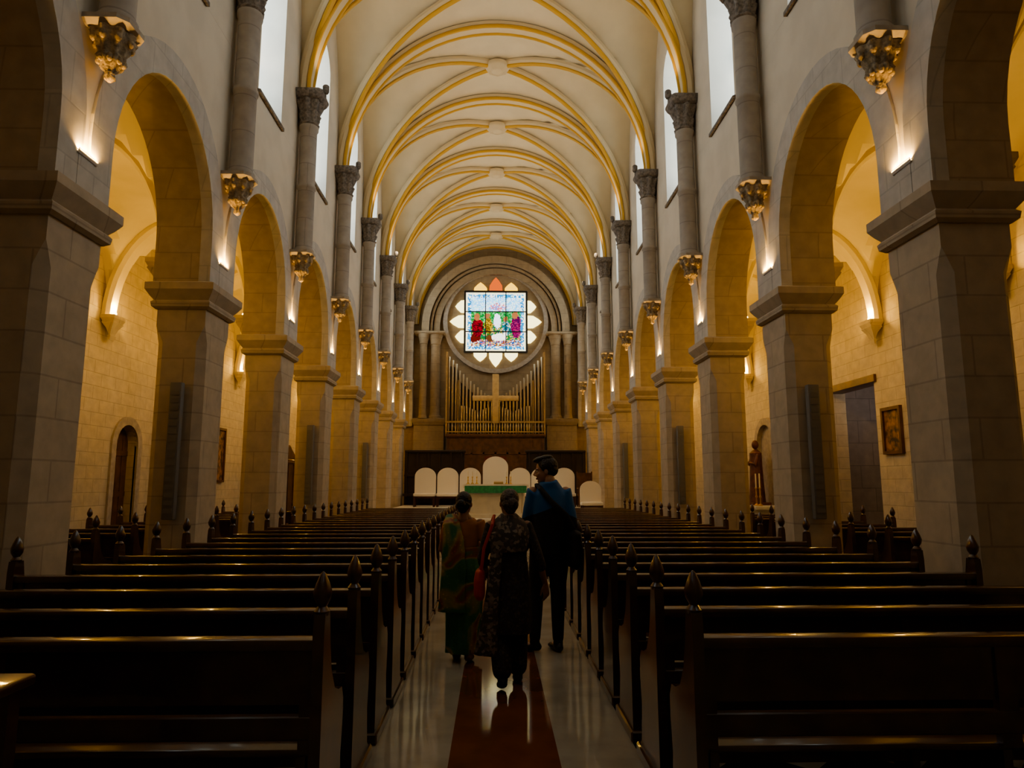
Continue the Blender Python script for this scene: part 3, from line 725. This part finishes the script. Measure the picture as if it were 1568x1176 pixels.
bm=bmesh.new(); box(bm,XO+1.57,XO+1.595,13.2,15.1,2.6,3.6); finish('violet_mural',bm,principled('violet_mural_paint',(0.34,0.24,0.38),0.7,noise=0.5,nscale=4),None,False)
sa=empty('side_altar',(XO-0.45,18.2,0)); bm=bmesh.new(); bbox_bev(bm,-0.4,0.42,-0.9,0.9,0.95,1.05,0.02); rectloft(bm,-0.28,0.38,-0.7,0.7,[(0.001,0.05),(0.12,0.05),(0.15,0),(0.95,0)]); finish('marble_table',bm,M['white'],sa,True)
pol=arch_band(-0.55,0.55,1.05,2.6,0.55,0.18,18); b1=faces2d(pol,0.25,0.44); finish('niche_arch',b1,M['trim'],sa,False)
bm=bmesh.new(); n=16; pts=[(-0.55,1.05),(0.55,1.05)]+[(0.55*math.cos(math.pi*i/n),2.6+0.55*math.sin(math.pi*i/n)) for i in range(n+1)]; prism(bm,pts,'X',0.38,0.44); finish('niche_back',bm,M['trim'],sa,False)
bm=bmesh.new(); tube(bm,[(0.0,0,1.1),(0.0,0,1.6),(0.0,0,2.1),(0.0,0,2.4),(0.0,0,2.5)],[(0.2,0.24),(0.17,0.20),(0.15,0.18),(0.14,0.21),(0.05,0.06)],18,folds=[0.03]*5); ellipsoid(bm,(0.0,0,2.62),(0.09,0.085,0.12)); tube(bm,[(0.0,-0.19,2.35),(-0.1,-0.21,2.1),(-0.18,-0.05,2.15)],[0.06,0.05,0.03]); tube(bm,[(0.0,0.19,2.35),(-0.1,0.21,2.1),(-0.18,0.05,2.15)],[0.06,0.05,0.03])
box(bm,-0.22,0.25,-0.27,0.27,1.051,1.12)
finish('saint_statue',bm,principled('painted_statue',(0.16,0.06,0.04),0.5,noise=0.4),sa,True)
for y in (17.5,17.75,18.65,18.9): candlestick((XO-0.65,y,1.051),0.45,0.35)
cf=empty('confessional',(-XO+0.48,22.0,0)); bm=bmesh.new(); box(bm,-0.4,0.4,-0.9,0.9,0.001,2.2); rectloft(bm,-0.4,0.4,-0.9,0.9,[(2.2,0),(2.25,0.06),(2.33,0.06),(2.36,0)])
for y in (-0.9,-0.3,0.3,0.9): box(bm,0.4,0.44,y-0.04,y+0.04,0.001,2.2)
prism(bm,[(-0.9,2.36),(0.9,2.36),(0,2.8)],'X',-0.35,0.35); finish('carved_case',bm,M['wood2'],cf,False)

# ------------------------------------------------------------------ people
def frame_to(o,d,n):
    z=-Vector(d).normalized(); y=(Vector(n)-z*Vector(n).dot(z)).normalized(); x=y.cross(z)
    m=Matrix((x,y,z)).transposed().to_4x4(); m.translation=o; return m
def hand(name,wrist,d,n,thumb,mat,parent,curl=22):
    bm=bmesh.new()
    tube(bm,[(0,0,0.02),(0,0,0),(0,0,-0.03),(0,0,-0.07),(0,0.0,-0.092)],[(0.025,0.019),(0.027,0.018),(0.036,0.017),(0.041,0.014),(0.036,0.010)],16)
    for i,(x,l) in enumerate(((0.030,0.068),(0.010,0.078),(-0.010,0.072),(-0.029,0.056))):
        x*=thumb; p=Vector((x,0.0,-0.075)); pts=[p.copy()]; p=Vector((x*1.05,0,-0.092)); pts.append(p.copy()); a=R(curl*0.6+i*3)
        for f in (0.45,0.3,0.25):
            p=p+Vector((0,math.sin(a),-math.cos(a)))*l*f; pts.append(p.copy()); a+=R(curl+i*2)
        limb(bm,pts,[0.0095,0.0095,0.0088,0.008,0.0068],10)
    limb(bm,[(thumb*0.018,0.003,-0.02),(thumb*0.040,0.010,-0.045),(thumb*0.052,0.018,-0.07),(thumb*0.052,0.026,-0.092)],[0.014,0.012,0.0098,0.008],10)
    o=blob(name,bm,mat,parent,0.0035,3)
    o.matrix_local=frame_to(Vector(wrist),d,n); return o
def head(parent,loc,yaw=0,tilt=0,hairmat=None,skin=None,style='bun',pitch=0):
    h=empty('head',loc,(R(pitch),R(tilt),R(yaw))); h.parent=parent
    bm=bmesh.new()
    ellipsoid(bm,(0,-0.012,0.028),(0.074,0.094,0.088)); ellipsoid(bm,(0,0.030,-0.028),(0.060,0.062,0.078)); ellipsoid(bm,(0,0.062,-0.088),(0.028,0.026,0.022))
    ellipsoid(bm,(0,0.030,-0.072),(0.050,0.050,0.032))
    tube(bm,[(0,0.080,0.020),(0,0.095,0.0),(0,0.110,-0.022),(0,0.098,-0.034)],[(0.008,0.01),(0.009,0.010),(0.012,0.012),(0.012,0.006)],12)
    for s in (-1,1):
        ellipsoid(bm,(s*0.012,0.096,-0.030),(0.009,0.011,0.008)); ellipsoid(bm,(s*0.030,0.078,0.024),(0.022,0.014,0.008))
        ellipsoid(bm,(s*0.038,0.066,-0.025),(0.020,0.016,0.020)); ellipsoid(bm,(s*0.075,-0.004,-0.008),(0.008,0.019,0.030),Matrix.Rotation(s*R(-18),3,'Z'))
    limb(bm,[(0,-0.012,-0.05),(0,-0.022,-0.10),(0,-0.03,-0.17)],[(0.050,0.052),(0.050,0.052),(0.062,0.058)])
    blob('face_and_neck',bm,skin,h,0.005,3)
    bm=bmesh.new(); ellipsoid(bm,(0,0.087,-0.055),(0.024,0.012,0.0045)); ellipsoid(bm,(0,0.086,-0.063),(0.020,0.012,0.006)); finish('lips',bm,M['lip'],h)
    bm=bmesh.new()
    for s in (-1,1): ellipsoid(bm,(s*0.030,0.078,0.006),(0.013,0.011,0.007))
    finish('eyes',bm,M['eye'],h)
    bm=bmesh.new()
    for s in (-1,1): ellipsoid(bm,(s*0.030,0.087,0.006),(0.006,0.004,0.006)); ellipsoid(bm,(s*0.031,0.087,0.028),(0.018,0.007,0.0035))
    finish('irises_and_brows',bm,M['iris'],h)
    bm=bmesh.new()
    ellipsoid(bm,(0,-0.024,0.040),(0.084,0.098,0.092))
    if style=='bun':
        ellipsoid(bm,(0,-0.055,-0.01),(0.076,0.070,0.075)); ellipsoid(bm,(0,-0.135,-0.005),(0.048,0.036,0.045)); ellipsoid(bm,(0,-0.11,0.0),(0.04,0.04,0.04))
        ellipsoid(bm,(0,-0.07,-0.06),(0.05,0.04,0.04))
    else:
        ellipsoid(bm,(0,-0.05,0.0),(0.078,0.068,0.062)); ellipsoid(bm,(0,0.035,0.112),(0.055,0.050,0.026)); ellipsoid(bm,(0.01,0.075,0.105),(0.042,0.028,0.022)); ellipsoid(bm,(0,-0.02,0.115),(0.06,0.07,0.03))
        for s in (-1,1): ellipsoid(bm,(s*0.073,0.005,0.035),(0.012,0.03,0.035))
    blob('hair',bm,hairmat,h,0.006,2)
    return h
def person(name,loc,scale,rotz,J,skin,sh=0.165):
    P=empty(name,loc,(0,0,rotz),scale)
    bm=bmesh.new()
    tube(bm,[(0,0,0.84),(0,0,0.93),(0,0,1.07),(0,0.01,1.22),(0,0,1.36),(0,-0.01,1.43),(0,-0.02,1.47)],[(0.13,0.10),(0.155,0.115),(0.12,0.09),(0.145,0.105),(0.15,0.085),(0.09,0.06),(0.055,0.055)],20)
    limb(bm,[(0,-0.02,1.40),(0,-0.025,1.50)],[0.055,0.05])
    for s in ('L','R'):
        a=Vector(J['hip'+s]);b=Vector(J['knee'+s]);c=Vector(J['ank'+s])
        limb(bm,[a,(a+b)/2,b,b.lerp(c,0.3),c],[0.085,0.075,0.055,0.054,0.036])
        toe=Vector(J['toe'+s]); d=(toe-c); limb(bm,[c+Vector((0,0,-0.03))-d*0.15,c+d*0.5+Vector((0,0,-0.01)),toe],[(0.034,0.03),(0.04,0.025),(0.035,0.016)])
        a=Vector(J['sh'+s]);b=Vector(J['el'+s]);c=Vector(J['wr'+s])
        limb(bm,[a,(a+b)/2,b,b.lerp(c,0.35),c],[0.050,0.043,0.036,0.035,0.025])
    blob('body',bm,skin,P,0.011,4)
    return P
def sleeves(bm,J,r0,frac,cuff):
    for s in ('L','R'):
        a=Vector(J['sh'+s]);b=Vector(J['el'+s]);c=Vector(J['wr'+s]); e=b.lerp(c,frac)
        inn=Vector((a.x*0.55,a.y,a.z-0.03))
        if frac<=0: limb(bm,[inn,a,a.lerp(b,0.55)],[r0,r0,cuff])
        else: limb(bm,[inn,a,(a+b)/2,b,e],[r0,r0,r0*0.9,r0*0.84,cuff])
def legs(bm,J,r,zc):
    for s in ('L','R'):
        a=Vector(J['hip'+s]);b=Vector(J['knee'+s]);c=Vector(J['ank'+s])
        limb(bm,[a,(a+b)/2,b,b.lerp(c,0.5),b.lerp(c,zc)],[r[0],r[1],r[2],r[3],r[4]])
def shoes(P,J,mat,name='shoes'):
    bm=bmesh.new()
    for s in ('L','R'):
        c=Vector(J['ank'+s]); toe=Vector(J['toe'+s]); d=toe-c; d.z=0; zt=toe.z
        limb(bm,[Vector((c.x,c.y,c.z-0.045))-d*0.2,Vector((c.x,c.y,(c.z-0.045+zt)/2))+d*0.45,Vector((toe.x,toe.y,zt))],[(0.040,0.036),(0.048,0.036),(0.042,0.024)])
        limb(bm,[(c.x,c.y,c.z-0.03),(c.x,c.y,c.z+0.02)],[0.045,0.044])
    blob(name,bm,mat,P,0.008,3)

# woman in dark kameez (walking)
J=dict(hipL=(-0.085,0,0.9),kneeL=(-0.08,-0.02,0.48),ankL=(-0.06,-0.16,0.13),toeL=(-0.065,-0.04,0.03),
       hipR=(0.085,0,0.9),kneeR=(0.09,0.12,0.49),ankR=(0.09,0.15,0.085),toeR=(0.10,0.30,0.025),
       shL=(-0.165,-0.01,1.38),elL=(-0.235,-0.05,1.10),wrL=(-0.20,0.14,0.98),shR=(0.165,-0.01,1.38),elR=(0.26,-0.05,1.11),wrR=(0.33,0.03,0.87))
P=person('woman_in_dark_kameez',(0.07,5.78,0),0.912,R(2),J,M['skin'])
head(P,(0.0,0.0,1.58),12,3,M['hairg'],M['skin'],'bun',-4)
bm=bmesh.new()
tube(bm,[(0,-0.01,0.46),(0,0,0.66),(0,0,0.85),(0,0,1.0),(0,0,1.12),(0,0.01,1.27),(0,0,1.38),(0,-0.01,1.44),(0,-0.02,1.475)],[(0.205,0.18),(0.20,0.165),(0.195,0.15),(0.175,0.135),(0.16,0.125),(0.17,0.13),(0.165,0.105),(0.10,0.075),(0.065,0.06)],40,folds=[0.05,0.035,0.02,0.012,0.01,0.006,0,0,0])
sleeves(bm,J,0.058,0.35,0.050); blob('kameez',bm,M['kameez'],P,0.010,3)
bm=bmesh.new(); legs(bm,J,(0.11,0.10,0.09,0.09,0.085),0.86); blob('loose_trousers',bm,M['kameez'],P,0.010,3)
shoes(P,J,M['shoe'])
bm=bmesh.new()
tube(bm,[(0,-0.02,1.16),(0,-0.02,1.24),(0,-0.015,1.32),(0,-0.01,1.40),(0,-0.015,1.46),(0,-0.02,1.49)],[(0.16,0.145),(0.19,0.15),(0.20,0.145),(0.175,0.115),(0.10,0.085),(0.07,0.07)],44,folds=[0.07,0.05,0.03,0.02,0.01,0])
tube(bm,[(-0.10,-0.13,1.32),(-0.12,-0.15,1.1),(-0.15,-0.16,0.8),(-0.18,-0.16,0.52),(-0.20,-0.15,0.30)],[(0.06,0.022),(0.055,0.02),(0.06,0.022),(0.08,0.025),(0.11,0.03)],24,folds=[0.05]*5)
blob('shawl',bm,M['shawl'],P,0.009,2)
hand('hand_right',J['wrR'],(0.12,0.12,-1),(-0.6,0.6,0),-1,M['skin'],P)
hand('hand_left',J['wrL'],(0.25,0.9,-0.5),(0.7,-0.2,-0.7),1,M['skin'],P,45)
bm=bmesh.new()
tube(bm,[(-0.255,-0.10,0.76),(-0.26,-0.10,0.80),(-0.26,-0.10,0.93),(-0.255,-0.10,1.00),(-0.25,-0.1,1.02)],[(0.03,0.10),(0.05,0.13),(0.05,0.13),(0.04,0.11),(0.02,0.09)],22)
blob('red_handbag',bm,M['redbag'],P,0.009,3)
bm=bmesh.new(); tube(bm,[(-0.25,-0.18,0.98),(-0.225,-0.18,1.2),(-0.15,-0.13,1.40),(-0.13,0,1.475),(-0.16,0.11,1.38),(-0.23,0.12,1.2),(-0.25,0.0,1.0)],[(0.014,0.007)]*7,10); finish('bag_strap',bm,M['redbag'],P)

# woman in sari
J=dict(hipL=(-0.085,0,0.9),kneeL=(-0.09,0.04,0.48),ankL=(-0.07,0.02,0.085),toeL=(-0.09,0.16,0.025),
       hipR=(0.085,0,0.9),kneeR=(0.09,0.0,0.48),ankR=(0.07,-0.10,0.10),toeR=(0.075,0.04,0.03),
       shL=(-0.17,-0.01,1.38),elL=(-0.24,0.0,1.10),wrL=(-0.17,0.2,1.06),shR=(0.17,-0.01,1.38),elR=(0.24,-0.03,1.11),wrR=(0.20,0.17,1.00))
P=person('woman_in_sari',(-0.33,6.65,0),0.894,R(-6),J,M['skin'])
head(P,(0,0,1.58),-8,0,M['hair'],M['skin'],'bun',-3)
bm=bmesh.new()
tube(bm,[(0,0,1.13),(0,0.01,1.27),(0,0,1.38),(0,-0.01,1.43)],[(0.145,0.115),(0.165,0.125),(0.165,0.10),(0.11,0.075)],24)
sleeves(bm,J,0.062,0,0.055); blob('blouse',bm,M['blouse'],P,0.010,3)
bm=bmesh.new()
tube(bm,[(0,0.0,0.09),(0,0,0.17),(0,0,0.45),(0,0,0.75),(0,0,0.92),(0,0,1.05),(0,0,1.14)],[(0.185,0.175),(0.18,0.165),(0.185,0.16),(0.20,0.165),(0.205,0.16),(0.175,0.135),(0.155,0.12)],60,folds=[0.06,0.055,0.04,0.02,0.012,0.01,0.005])
blob('sari_skirt',bm,M['sari'],P,0.009,2)
bm=bmesh.new()
tube(bm,[(0.16,0.10,1.02),(0.02,0.155,1.2),(-0.10,0.13,1.38),(-0.13,0.0,1.455),(-0.12,-0.12,1.38),(-0.09,-0.165,1.2),(-0.08,-0.18,0.95),(-0.09,-0.185,0.70),(-0.10,-0.18,0.50)],[(0.09,0.02),(0.09,0.02),(0.08,0.022),(0.07,0.024),(0.09,0.024),(0.115,0.024),(0.125,0.024),(0.13,0.024),(0.14,0.026)],36,folds=[0.05]*9)
blob('sari_pallu',bm,M['sari'],P,0.009,2)
shoes(P,J,M['sandal'],'sandals')
hand('hand_left',J['wrL'],(0.4,0.8,-0.2),(0.7,-0.4,-0.3),1,M['skin'],P,35); hand('hand_right',J['wrR'],(-0.3,0.8,-0.4),(-0.7,-0.3,-0.4),-1,M['skin'],P,35)

# man in blue jacket
J=dict(hipL=(-0.085,0,0.9),kneeL=(-0.11,0.06,0.49),ankL=(-0.14,0.0,0.085),toeL=(-0.27,0.05,0.03),
       hipR=(0.085,0,0.9),kneeR=(0.07,-0.01,0.48),ankR=(0.06,-0.05,0.085),toeR=(0.04,0.11,0.03),
       shL=(-0.155,0,1.39),elL=(-0.20,0.06,1.10),wrL=(-0.10,0.24,1.05),shR=(0.155,0,1.39),elR=(0.205,-0.04,1.10),wrR=(0.19,0.12,0.90))
P=person('man_in_blue_jacket',(0.50,7.0,0),1.094,R(8),J,M['skinm'])
head(P,(-0.03,0.01,1.58),78,0,M['hair'],M['skinm'],'short',-8)
bm=bmesh.new()
tube(bm,[(0,0,0.83),(0,0,0.95),(0,0,1.10),(0,0.01,1.27),(0,0,1.37),(0,-0.01,1.43),(-0.01,-0.02,1.49)],[(0.165,0.13),(0.165,0.13),(0.155,0.125),(0.17,0.135),(0.165,0.115),(0.115,0.09),(0.078,0.08)],32,folds=[0.01,0.012,0.015,0.01,0.005,0,0])
sleeves(bm,J,0.063,0.92,0.045); blob('jacket',bm,M['jacket'],P,0.010,4)
bm=bmesh.new(); legs(bm,J,(0.100,0.088,0.066,0.058,0.050),0.93); ellipsoid(bm,(0,0,0.90),(0.16,0.12,0.11)); blob('trousers',bm,M['blackcloth'],P,0.010,3)
shoes(P,J,M['shoe'])
hand('hand_left',J['wrL'],(0.7,0.6,-0.1),(0.3,-0.6,-0.5),1,M['skinm'],P,40); hand('hand_right',J['wrR'],(-0.3,0.5,-0.8),(-0.7,-0.2,0),-1,M['skinm'],P,30)
bm=bmesh.new(); tube(bm,[(0.18,-0.06,0.72),(0.20,-0.06,0.76),(0.205,-0.06,0.9),(0.20,-0.06,1.02),(0.18,-0.06,1.05)],[(0.05,0.13),(0.075,0.16),(0.08,0.165),(0.07,0.155),(0.03,0.12)],22); blob('shoulder_bag',bm,M['blackcloth'],P,0.010,3)
bm=bmesh.new(); tube(bm,[(0.22,-0.14,1.0),(0.12,-0.155,1.18),(-0.02,-0.155,1.31),(-0.10,-0.105,1.42),(-0.11,0,1.46),(-0.08,0.12,1.39),(0.05,0.16,1.22),(0.20,0.10,1.0)],[(0.026,0.008)]*8,10,ref=(1,0,0)); finish('bag_strap',bm,M['blackcloth'],P)

# ------------------------------------------------------------------ light / world / camera
w=bpy.data.worlds.new('dusk_world'); scene.world=w; w.use_nodes=True
w.node_tree.nodes['Background'].inputs[0].default_value=(0.5,0.6,0.8,1); w.node_tree.nodes['Background'].inputs[1].default_value=0.02
for y in (25.5,29.0):
    for s in (-1,1): spot('sanctuary_spot',(s*3.3,y-3,9.6),(s*0.6,y+1.0,1.0),130,(1,0.80,0.55),70,0.1)
for s in (-1,1): spot('organ_spot',(s*3.2,26.0,9.6),(s*0.8,32.4,5.8),100,(1,0.72,0.38),75,0.1)

cam=bpy.data.cameras.new('camera'); cam.sensor_width=36; cam.lens=24.34; co=bpy.data.objects.new('camera',cam); COL.objects.link(co)
co.location=(-0.05,0,1.6); co.rotation_euler=(R(98.2),0,R(-1.46)); cam.clip_end=200
scene.camera=co
try:
    scene.view_settings.view_transform='AgX'; scene.view_settings.look='AgX - Medium High Contrast'
except Exception as e: print(e)
